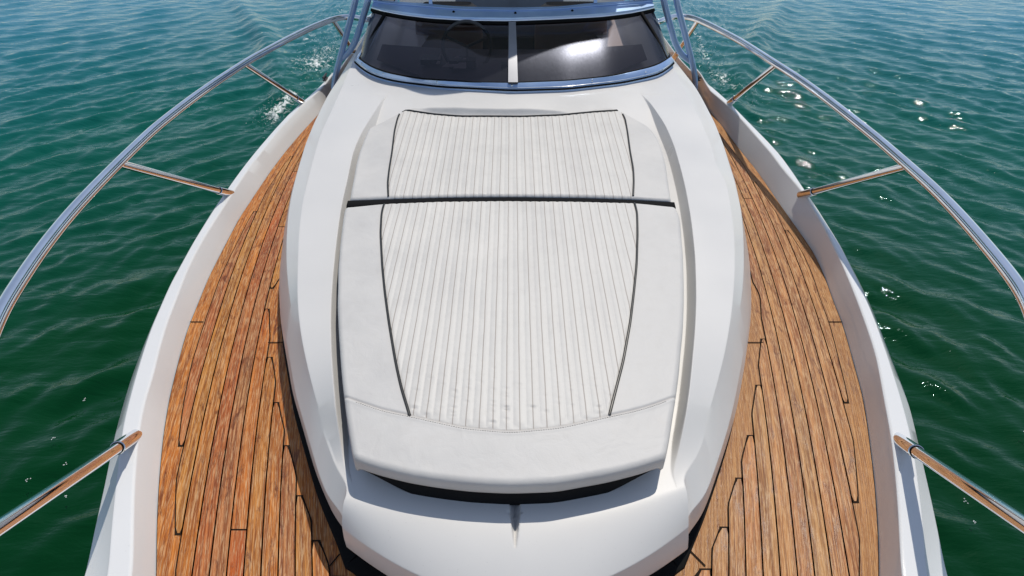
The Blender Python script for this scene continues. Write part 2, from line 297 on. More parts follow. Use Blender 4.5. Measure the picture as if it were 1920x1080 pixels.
for s, A_, F_, B_, B2_, C_ in ((-1, AL, FLc, BL, B2L, CL), (1, AR, FRc, BR, B2R, CR)):
    cn = CN[s]
    a = strip(A_, cn['A'][1], lambda y: y*0+zA, s, end=cn['A'][0])
    f = strip(F_, cn['F'][1], lambda y: y*0+.20, s, end=cn['F'][0])
    b = strip(B_, cn['T'][1], lambda y: zr(y)-.045, s, end=cn['T'][0])
    x2, x3 = cn['T'][0]-.006, cn['T'][0]-.024
    b2 = strip(B2_, Ty(s*x2), lambda y: zr(y)-.045+.038*sm(.75, 1.3, y), s, end=x2)
    c = strip(C_, Ty(s*x3), lambda y: zr(y)-.045*(1-sm(.78, .95, y))+.014*ridge(y), s, end=x3)
    c[:, 0] = s*np.minimum(np.abs(c[:, 0]), np.abs(b2[:, 0])-.010)
    d = c.copy(); d[:, 0] -= s*(.004*sm(.72, .78, d[:, 1])+.015*ridge(d[:, 1])); d[:, 2] = zr(d[:, 1])-.045+.045*sm(2.6, 3.10, d[:, 1])
    f[:, 0] = s*np.maximum(np.abs(f[:, 0]), np.abs(b[:, 0])+.001)
    # aft: keep the side wall under the roof edge
    k = sm(1.6, 3.3, a[:, 1])[:, None]; lim = np.abs(b[:, 0:1])+.05
    a[:, 0:1] = s*(np.abs(a[:, 0:1])*(1-k)+np.minimum(np.abs(a[:, 0:1]), lim)*k)
    wf = np.exp(-((a[:, 1]-a[0, 1])/.15)**2)
    al = a.copy(); al[:, 2] -= .008; p1 = a.copy(); p1[:, 0] -= s*.055; p1[:, 1] += .06*wf; p1[:, 2] -= .02; p0 = p1.copy(); p0[:, 2] = -.006
    cr.loft([p0, p1, al, a, f, b, b2, c, d], flip=(s > 0)); ENDS[s] = (p1[0], al[0], a[0], f[0], b[0], b2[0], c[0], d[0])
    if s < 0: DL_ = d
    else: DR_ = d
dl = Cv([(abs(p[0]), p[1]) for p in DL_], .012); dr = Cv([(abs(p[0]), p[1]) for p in DR_], .012)
us = np.unique(np.concatenate([np.linspace(0, 1, 90), .5+np.linspace(-.022, .022, 25)]))
def prow(pL, pC, pR, pw=2.0):
    out = []
    for u in us:
        w = abs(2*u-1)**pw; L = pL if u < .5 else pR; x = pL[0]+(pR[0]-pL[0])*u
        out.append(np.array([x, pC[1]*(1-w)+L[1]*w, pC[2]*(1-w)+L[2]*w]))
    return np.array(out)
e1, e2 = ENDS[-1], ENDS[1]
def trow(xl, xr):
    out = []
    for u in us: x = xl+(xr-xl)*u; y = Ty(x); out.append((x, y, zr(y)-.045))
    return np.array(out)
Tl = trow(e1[4][0], e2[4][0]); Tf = trow(e1[7][0], e2[7][0]); F1r = prow(e1[3], (0, .474, .20), e2[3], 1.8)
Ar = prow(e1[2], (0, .458, zA), e2[2], 1.7); Alr = Ar-[0, 0, .008]; P1r = Ar.copy(); P1r[:, 0] *= (.454-.055)/.454; P1r[:, 1] += .06; P1r[:, 2] -= .02; P0r = P1r.copy(); P0r[:, 2] = -.006
def groove(P):
    P = P.copy(); xx = P[:, 0]-.008; w = .013*np.clip((P[:, 1]-.575)/.085, 0, 1)**.7+1e-5
    P[:, 2] -= .03*np.clip((P[:, 1]-.57)/.07, 0, 1)*np.clip(1-(np.abs(xx)/w), 0, 1)**.6*(P[:, 1] > .57)*(1-sm(.72, .8, P[:, 1])); return P
rows = []
for v in np.linspace(0, 1, 150)**1.3:
    r = []
    for i, u in enumerate(us):
        y = Tf[i, 1]+(3.7-Tf[i, 1])*v; x = -dl(y)+(dr(y)+dl(y))*u
        if v == 0: x, y, z = Tf[i]
        z = zr(y)-.045+.045*sm(2.6, 3.10, y) if v else Tf[i, 2]
        r.append((x, y, z))
    rows.append(groove(np.array(r)))
fr_ = []
for v in np.linspace(0, 1, 26):
    P = Tl*(1-v)+F1r*v; P[:, 2] = Tl[:, 2]+(F1r[:, 2]-Tl[:, 2])*(.1*v+.9*v*v); fr_.append(groove(P))
cr.loft(rows[::-1]); cr.loft(fr_); cr.loft([F1r, F1r*.5+Ar*.5+[0, -.003, 0], Ar, Alr, P1r, P0r])
cr.build('coachroof', GEL, yacht, ang=13)
ys_ = None
q = MB(); SEAL_SHADE = []
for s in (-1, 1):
    A_ = AL if s < 0 else AR; y = np.linspace(.655, 3.8, 120); SEAL_SHADE.append([(s*(A_(v)*(1-math.exp(-((v-.655)/.05)**2))+.47*math.exp(-((v-.655)/.05)**2)), v, 0) for v in y])
SEAL_SHADE = [[(s_*np.interp(v, [.63, .70], [CN[s_]['A'][0], (AL if s_ < 0 else AR)(.70)]) if v < .70 else s_*(AL if s_ < 0 else AR)(v), v, 0) for v in np.linspace(CN[s_]['A'][1], 3.8, 120)] for s_ in (-1, 1)]
loop = SEAL_SHADE[0][::-1]+[tuple(p) for p in (Ar[1:-1]*[1, 1, 0])]+SEAL_SHADE[1]; loop = np.array(loop); T_ = np.gradient(loop, axis=0); T_ /= np.linalg.norm(T_, axis=1)[:, None]; Nn = np.stack([T_[:, 1], -T_[:, 0], T_[:, 2]*0], 1)
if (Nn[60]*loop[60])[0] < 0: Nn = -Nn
wd = (.006+.010*np.clip(-loop[:, 0:1]/.5, 0, 1)*(1-sm(2.2, 3.2, loop[:, 1:2])))  # black seal, widened to port as a painted cast shadow
q.loft([loop-Nn*.09+[0, 0, .010], loop+Nn*wd+[0, 0, .010], loop+Nn*(wd+.006)+[0, 0, .006], loop+Nn*(wd+.008)+[0, 0, -.002]]); q.build('deck_seal_shade', RUBBER, yacht)
# ------------------------------------------------------------------ teak deck
def Fy(y): return .1*(y-2.6)-.0525*(2.6-y)**2
WP = .0485
vb, fb, mb_, pk, uvs = [], [], [], [], []
def poly_strip(xl, xr, y, z, m, pid, s):
    b = len(vb); n = len(y)
    for i in range(n): vb.append((s*xl[i], y[i], z)); vb.append((s*xr[i], y[i], z))
    for i in range(n-1):
        f = (b+2*i, b+2*i+1, b+2*i+3, b+2*i+2); fb.append(f if s > 0 else f[::-1]); mb_.append(m); pk.append(pid)
yy = np.arange(-.68, 5.2, .02)
for s, h0, A_ in ((-1, H0L, AL), (1, H0R, AR)):
    outer = np.maximum(h0(yy), .005)-.003
    poly_strip(yy*0, outer, yy, -.0015, 0, .62 if s > 0 else .08, s)
    yo = yy; ho = h0(yo)-.058; inn = np.where(yo < .62, -9, A_(yo)+.075*(1-sm(1.75, 2.05, yo))-.02*sm(1.9, 2.1, yo))
    cx_ = .52 if s < 0 else .552; inn = np.where(yo < .63, cx_*np.clip((yo-.42)/.21, 0, 1)**.62+np.where(yo < .42, -9, 0), inn)
    for k in range(-60, 60):
        xl = Fy(yo)+k*WP+1.36; xr = xl+WP
        if k*WP+1.36+Fy(.0) < -.6: pass
        cl = np.maximum(xl, inn); c2 = np.minimum(xr, ho); cl = np.maximum(cl, 0.0)
        ok = (c2-cl) > .36*WP
        idx = np.where(ok)[0]
        if len(idx) < 4: continue
        for run in np.split(idx, np.where(np.diff(idx) > 1)[0]+1):
            if len(run) < 4: continue
            # blunt rounded nib ends
            Yr = yo[run]; L = cl[run]; R_ = c2[run]
            y2 = np.concatenate([[Yr[0]-.002], Yr, [Yr[-1]+.002]]); r4 = np.linspace(0, 0, 1)
            L2 = np.concatenate([[L[0]], L, [L[-1]]]); R2 = np.concatenate([[R_[0]], R_, [R_[-1]]])
            poly_strip(L2-.0026, R2+.0026, np.concatenate([[y2[0]-.001], y2[1:-1], [y2[-1]+.001]]), 0, 1, 0, s)
            # butt joints split a plank into boards
            cuts = [Yr[0]]; yj = Yr[0]+random.uniform(.6, 6.5)
            while yj < Yr[-1]-.3: cuts.append(yj); yj += random.uniform(2.2, 4.6)
            cuts.append(Yr[-1])
            for a, b in zip(cuts[:-1], cuts[1:]):
                ys = np.arange(a+.0022, b-.0022, .018)
                if len(ys) < 3: continue
                ys = np.concatenate([[a+.0026], ys[1:-1], [b-.0026]])
                Lx = np.interp(ys, Yr, L)+.0022; Rx = np.interp(ys, Yr, R_)-.0022
                e0 = a == cuts[0]; e1_ = b == cuts[-1]
                if e0: Lx[0] += .004; Rx[0] -= .004
                if e1_: Lx[-1] += .004; Rx[-1] -= .004
                poly_strip(Lx, Rx, ys, .0015, 0, (random.choice((random.uniform(0, .45), random.uniform(.85, 1))) if s < 0 else random.uniform(.45, .84)), s)
    for (qx, qy, w_) in ((H0L(1.62)-.03 if s < 0 else H0R(1.62)-.03, 1.62, .029), (A_(1.50)+.045, 1.50, .040), (A_(2.6)+.3, 2.9, .02)):
        poly_strip(np.array([qx-w_]*2), np.array([qx+w_]*2), np.array([qy-.0022, qy+.0022]), .0021, 1, 0, s)
    # mitre lines at the roof's front corner
    c0 = np.array([.50, .662] if s < 0 else [.505, .69]); c1 = np.array([cx_, .629]); cs = [c1]
    for a, b in [(c0, c1)]+list(zip(cs[:-1], cs[1:])):
        t_ = (b-a)/np.linalg.norm(b-a); nn = np.array([-t_[1], t_[0]])*.0022; bb = len(vb)
        for p in (a-nn, a+nn, b+nn, b-nn): vb.append((s*p[0], p[1], .0024))
        fb.append((bb, bb+1, bb+2, bb+3) if s < 0 else (bb+3, bb+2, bb+1, bb)); mb_.append(1); pk.append(0)
dk = mesh_obj('teak_deck', vb, fb, [TEAK, CAULK], yacht, smooth=False, midx=mb_)
me = dk.data; uvl = me.uv_layers.new(name='grain'); at_ = me.attributes.new('plank', 'FLOAT', 'FACE')
at_.data.foreach_set('value', np.array(pk, dtype=np.float32))
li = np.zeros(len(me.loops), dtype=np.int32); me.loops.foreach_get('vertex_index', li)
co = np.array(vb)[li]; uv = np.stack([np.abs(co[:, 0])-Fy(co[:, 1])+2*(co[:, 0] > 0), co[:, 1]], 1).astype(np.float32); uvl.data.foreach_set('uv', uv.ravel())
for p in me.polygons:
    if p.normal.z < 0: p.flip()
# ------------------------------------------------------------------ windscreen
def usamp(lst, zf, n=60):
    P = sorted(lst); us_ = np.array([p[0] for p in P], float); vs = np.array([p[1] for p in P], float)
    U = np.linspace(us_[0], us_[-1], n); Vv = np.interp(U, us_, vs)
    k = np.array([1, 2, 3, 2, 1])/9.; Vs = np.convolve(np.pad(Vv, 2, mode='reflect', reflect_type='odd'), k, 'valid')
    return np.array([zf(u, v) for u, v in zip(U, Vs)])
ew = lambda u: ((u-962)/290.)**2
GB = usamp([(674,111),(682,119),(694,126),(723,137),(784,149),(886,156),(962,157),(1065,153),(1148,144),(1221,127),(1243,119),(1256,108)], lambda u, v: at(u, v, .465+.03*ew(u)))
FB = usamp([(666,118),(669,124),(678,132),(706,145),(743,154),(824,164),(962,171),(1065,168),(1169,156),(1232,142),(1258,129),(1263,120)], lambda u, v: at(u, v, zr0+.012, zrs))
GT = usamp([(699,18),(715,23),(757,31),(807,37),(873,41),(960,42),(1035,39),(1129,34),(1185,27),(1224,18)], lambda u, v: at(u, v, .675+.02*ew(u)))
def aft(P, dx=.0, dz=0, y1=6.2):
    a = P[0]; b = P[-1]; n = 8
    L = [a+np.array([-.03*math.sin(t*1.57)-dx*t, (y1-a[1])*t, dz*t]) for t in np.linspace(1, 0, n, endpoint=False)]
    R = [b+np.array([.03*math.sin(t*1.57)+dx*t, (y1-b[1])*t, dz*t]) for t in np.linspace(0, 1, n+1)[1:]]
    return np.array(L+list(P)+R)
GBa, FBa, GTa = aft(GB), aft(FB), aft(GT)
g_ = MB(); R = []
for v in np.linspace(0, 1, 10):
    P = GBa*(1-v)+GTa*v; bul = math.sin(math.pi*v)*.012; P[:, 2] += bul; P[:, 1] -= bul*.4; R.append(P)
g_.loft(R); wind = g_.build('windscreen', GLASS, yacht, ang=60)
def offs(P, dz, s=1.0, dy=0): Q = P.copy(); Q[:, 2] += dz; Q[:, 1] += dy; Q[:, 0] *= s; return Q
def lerp(a, b, t): return a*(1-t)+b*t
fm = MB()
fm.loft([offs(FBa, -.02), offs(FBa, .006), offs(lerp(FBa, GBa, .25), .012), offs(lerp(FBa, GBa, .75), .014), offs(GBa, .006), offs(GBa, -.03, 1, .01)])
fm.build('windscreen_frame', FRAMEM, wind, ang=40)
tb = MB(); tb.tube(offs(FBa, .004), .006, 8); tb.tube(offs(GBa, .006), .005, 8); tb.build('rubber_seal', RUBBER, wind)
tb = MB(); tb.tube(offs(lerp(FBa, GBa, .12), .012), .0032, 8); tb.build('trim_bead', STEEL, wind)
def onFrame(px): 
    i = np.argmin(np.abs(FB[:, 0]/(FB[:, 1])-(aty(px, 160, 3.1)[0]/3.1))); return lerp(FB[i], GB[i], .45)+[0, 0, .013]
for px in (678, 720, 820, 960, 1107, 1210):
    p = onFrame(px); q = MB(); q.tube([p, p+[0, -.001, .004]], [.006, .004], 10); q.tube([p+[-.001, -.014, .002], p+[.002, .012, .007]], .0016, 6); q.build('frame_screw', STEEL, wind)
# centre mullion and corner pillars
ml = MB(); a0 = at(953, 158, .468); 
def bar(pts, w, h, m=0):
    rr = []
    for p, q in zip(*pts):
        d = (q-p)/np.linalg.norm(q-p); rr.append([p, q, q+[0, -.3*h, h], p+[0, -.3*h, h]])
    ml.loft(rr, m, closed=True)
i0 = np.array([lerp(at(953, 157, .468), at(954, 44, .677), t)+[0, -.01, .012*math.sin(math.pi*t)+.002] for t in np.linspace(0, 1, 8)])
i1 = np.array([lerp(at(971, 157, .468), at(967, 44, .677), t)+[0, -.01, .012*math.sin(math.pi*t)+.002] for t in np.linspace(0, 1, 8)])
bar((i0, i1), .05, .012)
MULL = mat('silver_mullion', (.30, .31, .34), .35, .5); ml.build('mullion', MULL, wind, ang=30)
ml2 = MB()
for (x0, y0), (x1, y1) in (((679, 112), (722, 26)), ((1250, 112), (1203, 25))):
    a = at(x0, y0, .49); b = at(x1, y1, .69); c = (a+b)/2+[0, -.005, .012]; ml2 = MB(); ml2.tube(cat([a, c, b], 6), .011, 8); ml2.build('corner_pillar', RUBBER, wind)
# upper coaming, chrome trim and wind deflector panels
BT = usamp([(702,0),(757,4),(803,7),(860,12),(962,14),(1050,12),(1104,6),(1222,-1)], lambda u, v: aty(u, v, 3.69+.2*ew(u)))
GTu = offs(GT, .006); BTa = aft(BT); GTo = offs(GTa, .012, 1, -.012)
cm = MB(); cm.loft([offs(GTa, -.02, 1, .02), GTo, offs(lerp(GTo, BTa, .1), .012, 1, -.01), offs(lerp(GTo, BTa, .55), .006), BTa, offs(BTa, -.02, 1, .05)])
coam = cm.build('coaming', FRAMEM, yacht, ang=30)
tb = MB(); tb.tube(offs(GTa, -.002, 1, -.010), .013, 10); tb.build('rubber_seal', RUBBER, coam)
tb = MB(); tb.tube(offs(GTa, .013, 1, -.015), .0055, 10); tb.build('chrome_trim', STEEL, coam)
tb = MB(); tb.tube(offs(lerp(GTo, BTa, .72), .006, 1, -.004), .004, 8); tb.build('coaming_bead', FRAMEM, coam)
for px in (849, 962, 1074):
    i = np.argmin(np.abs(BT[:, 0]/BT[:, 1]-aty(px, 20, 3.7)[0]/3.7)); p = lerp(offs(GT, .012), BT, .42)[i]+[0, -.004, .010]
    q = MB(); q.tube([p, p+[0, -.003, .003]], [.009, .007], 12); q.build('coaming_screw', RUBBER, coam)
TOP = offs(BTa, .42, 1.0, .12)
pm = MB(); pm.loft([BTa, TOP]); panel = pm.build('deflector_panel', CLEAR, yacht, ang=60)
tb = MB(); tb.tube(offs(TOP, 0), .012, 8); tb.build('top_rail', FRAMEM, panel)
for px in (700, 807, 1113, 1218):
    i = 8+np.argmin(np.abs(BT[:, 0]/BT[:, 1]-aty(px, 8, 3.7)[0]/3.7)); a, b = BTa[i], TOP[i]; d = np.array([.011, 0, 0]); q = MB()
    q.loft([[a-d-[0, .008, 0], a+d-[0, .008, 0], a+d+[0, .004, 0], a-d+[0, .004, 0]], [b-d-[0, .008, 0], b+d-[0, .008, 0], b+d+[0, .004, 0], b-d+[0, .004, 0]]], closed=True); q.build('panel_post', FRAMEM, panel, ang=30)
    q = MB(); q.tube([a-[-.004, .012, .05], b-[-.004, .012, 0]], .002, 6); q.build('panel_gasket', RUBBER, panel)
# helm seat behind the deflector
st = MB(); Rg = []
for z, w, y in ((-.4, .34, 4.7), (.3, .40, 4.62), (.55, .42, 4.60), (.9, .41, 4.66), (1.05, .36, 4.70)):
    Rg.append([( .0-.02+w*math.copysign(abs(math.cos(a))**.35, math.cos(a)), y+.09*math.copysign(abs(math.sin(a))**.5, math.sin(a)), z) for a in np.linspace(0, 2*math.pi, 40, endpoint=False)])
st.loft(Rg, closed=True); helm = st.build('helm_seat', SEATG, yacht, ang=60)
c = aty(963, 5, 4.5); q = MB(); q.tube([c+[.03*math.cos(a), 0, .03*math.sin(a)] for a in np.linspace(0, 2*math.pi, 30)], .0022, 6, caps=False)
q.tube([c+[.012*math.cos(a), 0, .016*math.sin(a)] for a in np.linspace(.6, 5.4, 14)], .002, 6); q.build('seat_emblem', MULL, helm)
# ---- cabin inside the glass
DASH = mat('dash_vinyl', (.20, .17, .19), .5)
db = MB(); a = []
for y, z in ((3.14, .452), (3.4, .47), (3.62, .50), (3.66, .40), (3.66, .0)):
    w = .86 if y > 3.2 else .45; a.append([(x, y+.12*(x/.9)**2, z) for x in np.linspace(-w, w, 24)])
db.loft(a, flip=True); dash = db.build('dashboard', DASH, yacht, ang=40)
q = MB(); ce = np.array([-.28, 3.48, .56])
q.tube([ce+[.15*math.cos(t), .055*math.sin(t), .13*math.sin(t)] for t in np.linspace(0, 2*math.pi, 36)], .011, 8, caps=False)
for t in (.4, 2.7, 4.7): q.tube([ce, ce+[.15*math.cos(t), .055*math.sin(t), .13*math.sin(t)]], .008, 6)
q.build('steering_wheel', DARKG, yacht)
for c_, d_ in (((-.30, 3.36, .50), (.16, .08, .05)), ((-.02, 3.33, .49), (.09, .06, .035)), ((-.5, 3.42, .5), (.12, .1, .03))):
    q = MB(); q.box(c_, d_); q.build('instrument_pod', DARKG, dash, ang=20)
PAPER = mat('pale_card', (.6, .58, .55), .6)
for px, py, w, rz in ((845, 122, .05, .5), (822, 117, .012, .4), (862, 125, .04, .8)):
    p = at(px, py, .5); q = MB(); q.add([p+[-w, -.03, 0], p+[w, -.03, 0], p+[w*.9, .07, .03], p+[w*.6, .07, .03]], [(0, 1, 2, 3)]); q.build('chart_card', PAPER, dash)
for cx, w in ((-.45, .24), (.42, .26)):
    q = MB(); Rg = []
    for z, k in ((-.1, .9), (.45, 1), (.62, .95), (.66, .7)):
        Rg.append([(cx+w*k*math.copysign(abs(math.cos(t))**.4, math.cos(t)), 4.1+.08*k*math.copysign(abs(math.sin(t))**.5, math.sin(t)), z) for t in np.linspace(0, 2*math.pi, 30, endpoint=False)])
    q.loft(Rg, closed=True); q.build('cabin_seat', SEATB, yacht, ang=60)
q = MB(); q.box((0, 4.35, .06), (1.7, .03, .62)); q.build('cabin_bulkhead', DARKG, yacht, ang=20)
CKP = gel('cockpit_gelcoat', (.55, .53, .5), .4)
q = MB(); q.add([(-1.36, 3.7, -.28), (1.36, 3.7, -.28), (1.36, 7.3, -.28), (-1.36, 7.3, -.28)], [(0, 1, 2, 3)]); q.build('cockpit_floor', CKP, yacht)
q = MB(); q.box((0, 7.28, -.5), (2.76, .05, 1.0)); q.build('transom', HULLM, yacht, ang=20)
# hardtop over the helm (above the frame) carried by the tubes
HT = gel('hardtop_gelcoat', (.7, .71, .72), .3)
hp = MB(); th = []
def htop(z, g, ins=0):
    xs = np.linspace(-1.05+ins, 1.05-ins, 60); fr = np.stack([xs, 3.946+.20*np.tanh((xs-.35)/.45)+.45*sm(.1, .75, -xs)+.85*sm(.86, 1.05, np.abs(xs))+g, xs*0+z+.03*(1-(xs/1.25)**2)], 1)  # front edge of this unseen roof is bent to shape its shadow
    bk = np.stack([xs, xs*0+7.0, xs*0+z+.05], 1); return fr, bk
f0, b0 = htop(1.95, .0); f1, b1 = htop(1.90, .02, .02)
hp.loft([f1, f0, b0, b1, f1]); hp.build('hardtop', HT, yacht, ang=40)
# arch tubes
def arch(lst, ys, top, s, name='arch_tube'):
    P = [aty(a, b, y) for (a, b), y in zip(lst, ys)]+[np.array(top)]
    D = np.array(P); D = lres(D, 160); K = np.exp(-.5*(np.arange(-8, 9)/3.5)**2); K /= K.sum(); Dp = np.pad(D, ((8, 8), (0, 0)), mode='reflect', reflect_type='odd'); D = np.stack([np.convolve(Dp[:, c], K, 'valid') for c in range(3)], 1)
    q = MB(); q.tube(D, .0205, 20); return q.build(name, TUBEM, yacht, ang=60)
arch([(626,166),(628,145),(640,100),(668,-4)], [4.02, 4.01, 3.98, 3.88], (-.80, 4.3, 1.93), -1)
arch([(637,112),(652,101),(666,80),(692,-4)], [4.0, 3.98, 3.95, 3.87], (-.72, 4.3, 1.93), -1)
arch([(1303,168),(1304,150),(1300,125),(1267,-4)], [4.02, 4.01, 3.99, 3.88], (.80, 4.3, 1.93), 1)
arch([(1295,115),(1278,103),(1265,80),(1243,-4)], [4.0, 3.98, 3.95, 3.87], (.72, 4.3, 1.93), 1)
for s, px in ((-1, 614), (1, 1313)):
    p = at(px, 148, .095); q = MB(); p[0] = s*(1.462 if s < 0 else 1.455)
    q.tube([p+[-.0, -.05, .025], p+[0, .05, .025]], .007, 10); q.tube([p+[0, -.02, 0], p+[0, -.02, .025]], .006, 8); q.tube([p+[0, .02, 0], p+[0, .02, .025]], .006, 8); q.box(p+[0, 0, 0], (.024, .07, .008)); q.build('mooring_cleat', DARKG, yacht)
# ------------------------------------------------------------------ rails
def railz(py): return float(np.interp(py, [30, 120, 310, 590], [.50, .54, .57, .60]))
RL = [(690,40),(672,33),(655,30),(640,31),(623,36),(583,52),(533,77),(467,113),(400,157),(350,193),(287,243),(229,299),(167,362),(120,414),(70,478),(0,584)]
RR = [(1232,44),(1248,35),(1264,30),(1282,29),(1300,33),(1337,50),(1390,78),(1447,115),(1497,147),(1547,183),(1597,222),(1647,262),(1698,307),(1747,350),(1797,401),(1847,458),(1897,519),(1925,556)]
STL = [((668,104), (622,37)), ((566,191), (478,119)), ((428,362), (229,304)), ((247,822), (0,990))]
STR = [((1265,107), (1308,38)), ((1368,193), (1447,121)), ((1508,364), (1702,312)), ((1690,828), (1920,985))]
for s, RP, ST, lab in ((-1, RL, STL, 'port'), (1, RR, STR, 'starboard')):
    P = [at(a, b, railz(b)) for a, b in RP]; e = P[-1]
    P += [np.array([s*1.24, .74, .61]), np.array([s*1.06, .43, .62]), np.array([s*.84, .13, .63]), np.array([s*.58, -.16, .64]), np.array([s*.31, -.38, .65]), np.array([s*.05, -.50, .66])]
    P = [P[0]+[0, .5, -.02]]+P
    P = lres(np.array(P), 400); K = np.exp(-.5*(np.arange(-12, 13)/5.)**2); K /= K.sum(); Dp = np.pad(P, ((12, 12), (0, 0)), mode='reflect', reflect_type='odd'); P = np.stack([np.convolve(Dp[:, c], K, 'valid') for c in range(3)], 1)
    q = MB(); q.tube(P, .0195, 28); rail = q.build('handrail', STEEL, yacht, ang=60)
    for i, (f, t) in enumerate(ST):
        gz_ = (gz(f[1]) if i else .09) if s < 0 else gR
        a = at(f[0], f[1], gz_)
        if i < 3: b = at(t[0], t[1], railz(t[1]))
        else:                                       # leans forward to meet the rail outside the picture
            r1, r2 = ray(*f), ray(*t); nrm = np.cross(r1, r2); Q = P[P[:, 1] < .95]; b = Q[np.argmin(np.abs((Q-[0, 0, CAM_H]) @ nrm))]
        b = P[np.argmin(((P-b)**2).sum(1))]
        d = (b-a)/np.linalg.norm(b-a)
        q = MB(); q.tube([a-d*.01, b], .0172, 24); q.build('stanchion', STEEL, rail, ang=60)
        L = .105 if i == 3 else .085
        q = MB(); q.tube([a-d*.03, a+d*.0, a+d*L, a+d*(L+.002)], [.0225, .0225, .0215, .018], 24); q.tube([a+d*(L+.003), a+d*(L+.006)], .0192, 24, m=1); q.build('stanchion_socket', [STEEL, RUBBER], rail, ang=40)
# ------------------------------------------------------------------ sun cushions
ZT = .062; SW = .0365
def plane(px, py, dz=ZT): return at(px, py, zr0+dz, zrs)
def cushion(name, L, R, front, back, pipL, pipR, pipB, seam, thick, label, quiltfront=None, rise=0.0):
    root = empty(name)
    lc = Cv([(q[0], q[1]) for q in [plane(*p) for p in L]], .018); rc = Cv([(q[0], q[1]) for q in [plane(*p) for p in R]], .018)
    def fx(lst, z=ZT, sig=.02): return Cv([(q[1], q[0]) for q in [plane(*p, z) for p in lst]], sig)   # y as function of x
    fc = fx(front); bc = Cv([(w_[1], w_[0]) for w_ in [plane(p[0], p[1], ZT+(rise if abs(p[0]-960) < 150 else 0)) for p in back]], .015)
    pl = Cv([(q[0], q[1]) for q in [plane(*p) for p in pipL]], .02); pr = Cv([(q[0], q[1]) for q in [plane(*p) for p in pipR]], .02)
    pb = fx(pipB) if pipB else None; sc = fx(seam) if seam else None
    nu, nv = 420, 400
    U = np.linspace(0, 1, nu); U = .5-.5*np.cos(math.pi*U)*(.12) -.5*(1-.12)*(1-2*U)   # slightly denser at the rims
    U = (U-U[0])/(U[-1]-U[0]); Vv = np.linspace(0, 1, nv); Vv = Vv-.025*np.sin(2*math.pi*Vv)
    UU, VV = np.meshgrid(U, Vv); y0 = fc(0.0); y1 = bc(0.0); Y = y0+(y1-y0)*VV; X = lc(Y)*(1-UU)+rc(Y)*UU
    for _ in range(6): Y = fc(X)*(1-VV)+bc(X)*VV; X = lc(Y)*(1-UU)+rc(Y)*UU
    # distance from rim in metres
    wid = np.abs(rc(Y)-lc(Y)); dep = np.abs(bc(X)-fc(X)); du = np.minimum(UU, 1-UU)*wid; df = VV*dep; db_ = (1-VV)*dep
    r = .018
    def rnd(d): return np.where(d < r, r-np.sqrt(np.maximum(r*r-(r-np.minimum(d, r))**2, 0)), 0)
    Z = zr0+zrs*Y+ZT-rnd(du)-rnd(df)-rnd(db_)
    Z += .006*sm(0, .18, du)*sm(0, .15, df)                                     # crown of the foam
    if rise:
        pbc = pb(np.clip(X, -.62, .62)); Z += rise*sm(0, .06, Y-pbc-.004)*sm(.50, .38, np.abs(X))
    inq = (X > pl(Y)+.002) & (X < pr(Y)-.002)
    if sc is not None: inq &= Y > sc(X)+.004
    if pb is not None: inq &= Y < pb(X)-.004
    ph = np.abs(((X-.003)/SW) % 1-.5)*2                                        # 1 at a seam, 0 mid-channel
    bump = np.sqrt(np.maximum(1-ph**2.4, 0))*.0028
    seamw = np.exp(-((1-ph)/.085)**2)
    fade = np.minimum(sm(0, .012, X-pl(Y)), sm(0, .012, pr(Y)-X))
    if sc is not None: fade = fade*sm(0, .03, Y-sc(X))
    Z += np.where(inq, bump*fade-.0015, 0)
    seam_a = np.zeros_like(X); quilt = np.where((X > pl(Y)) & (X < pr(Y)), 1.0, 0)*((Y > sc(X)+.002) if sc is not None else 1)*((Y < pb(X)) if pb is not None else 1)
    if quiltfront:                                                              # puckers where the seams pull near the front
        k = sm(quiltfront+.27, quiltfront+.05, Y)*inq
        pk_ = np.zeros_like(X)
        for _ in range(230):
            ix = rng.integers(-13, 13); cx = (ix+.5)*SW+.003; cy = rng.uniform(quiltfront, quiltfront+.30)
            a_ = rng.uniform(.0007, .0017); m_ = (np.abs(X-cx) < .03) & (np.abs(Y-cy) < .03)
            pk_[m_] -= a_*np.exp(-((X[m_]-cx)/.008)**2-((Y[m_]-cy)/.0035)**2); pk_[m_] += .4*a_*np.exp(-((X[m_]-cx)/.013)**2-((Y[m_]-cy-.010)/.006)**2)
            seam_a[m_] = np.maximum(seam_a[m_], -.0+.18*np.exp(-((X[m_]-cx)/.003)**2-((Y[m_]-cy)/.003)**2)*inq[m_])
        Z += pk_*k
    for cv_, off in ((sc, 0),):
        if cv_ is not None:
            d = Y-cv_(X); Z -= .0034*np.exp(-(d/.0035)**2); Z += .0010*np.exp(-((d+.009)/.005)**2); seam_a = np.maximum(seam_a, .55*np.exp(-(d/.0022)**2))
            inb = (Y < cv_(X))
    # undulation of worn vinyl
    for _ in range(26):
        kx, ky = rng.normal(0, 9), rng.normal(0, 9); Z += .00030*np.sin(kx*X+ky*Y+rng.uniform(0, 6.28))
    V = np.stack([X, Y, Z], -1).reshape(-1, 3); i, j = np.meshgrid(np.arange(nv-1), np.arange(nu-1), indexing='ij'); a = (i*nu+j).ravel()
    Fc = list(np.stack([a, a+1, a+nu+1, a+nu], 1)); Vl = [tuple(v) for v in V]; sa = list(seam_a.ravel())
    rim = [j for j in range(nu)]+[i*nu+nu-1 for i in range(1, nv)]+[(nv-1)*nu+j for j in range(nu-2, -1, -1)]+[i*nu for i in range(nv-2, 0, -1)]
    prev = rim; c0 = V.mean(0)
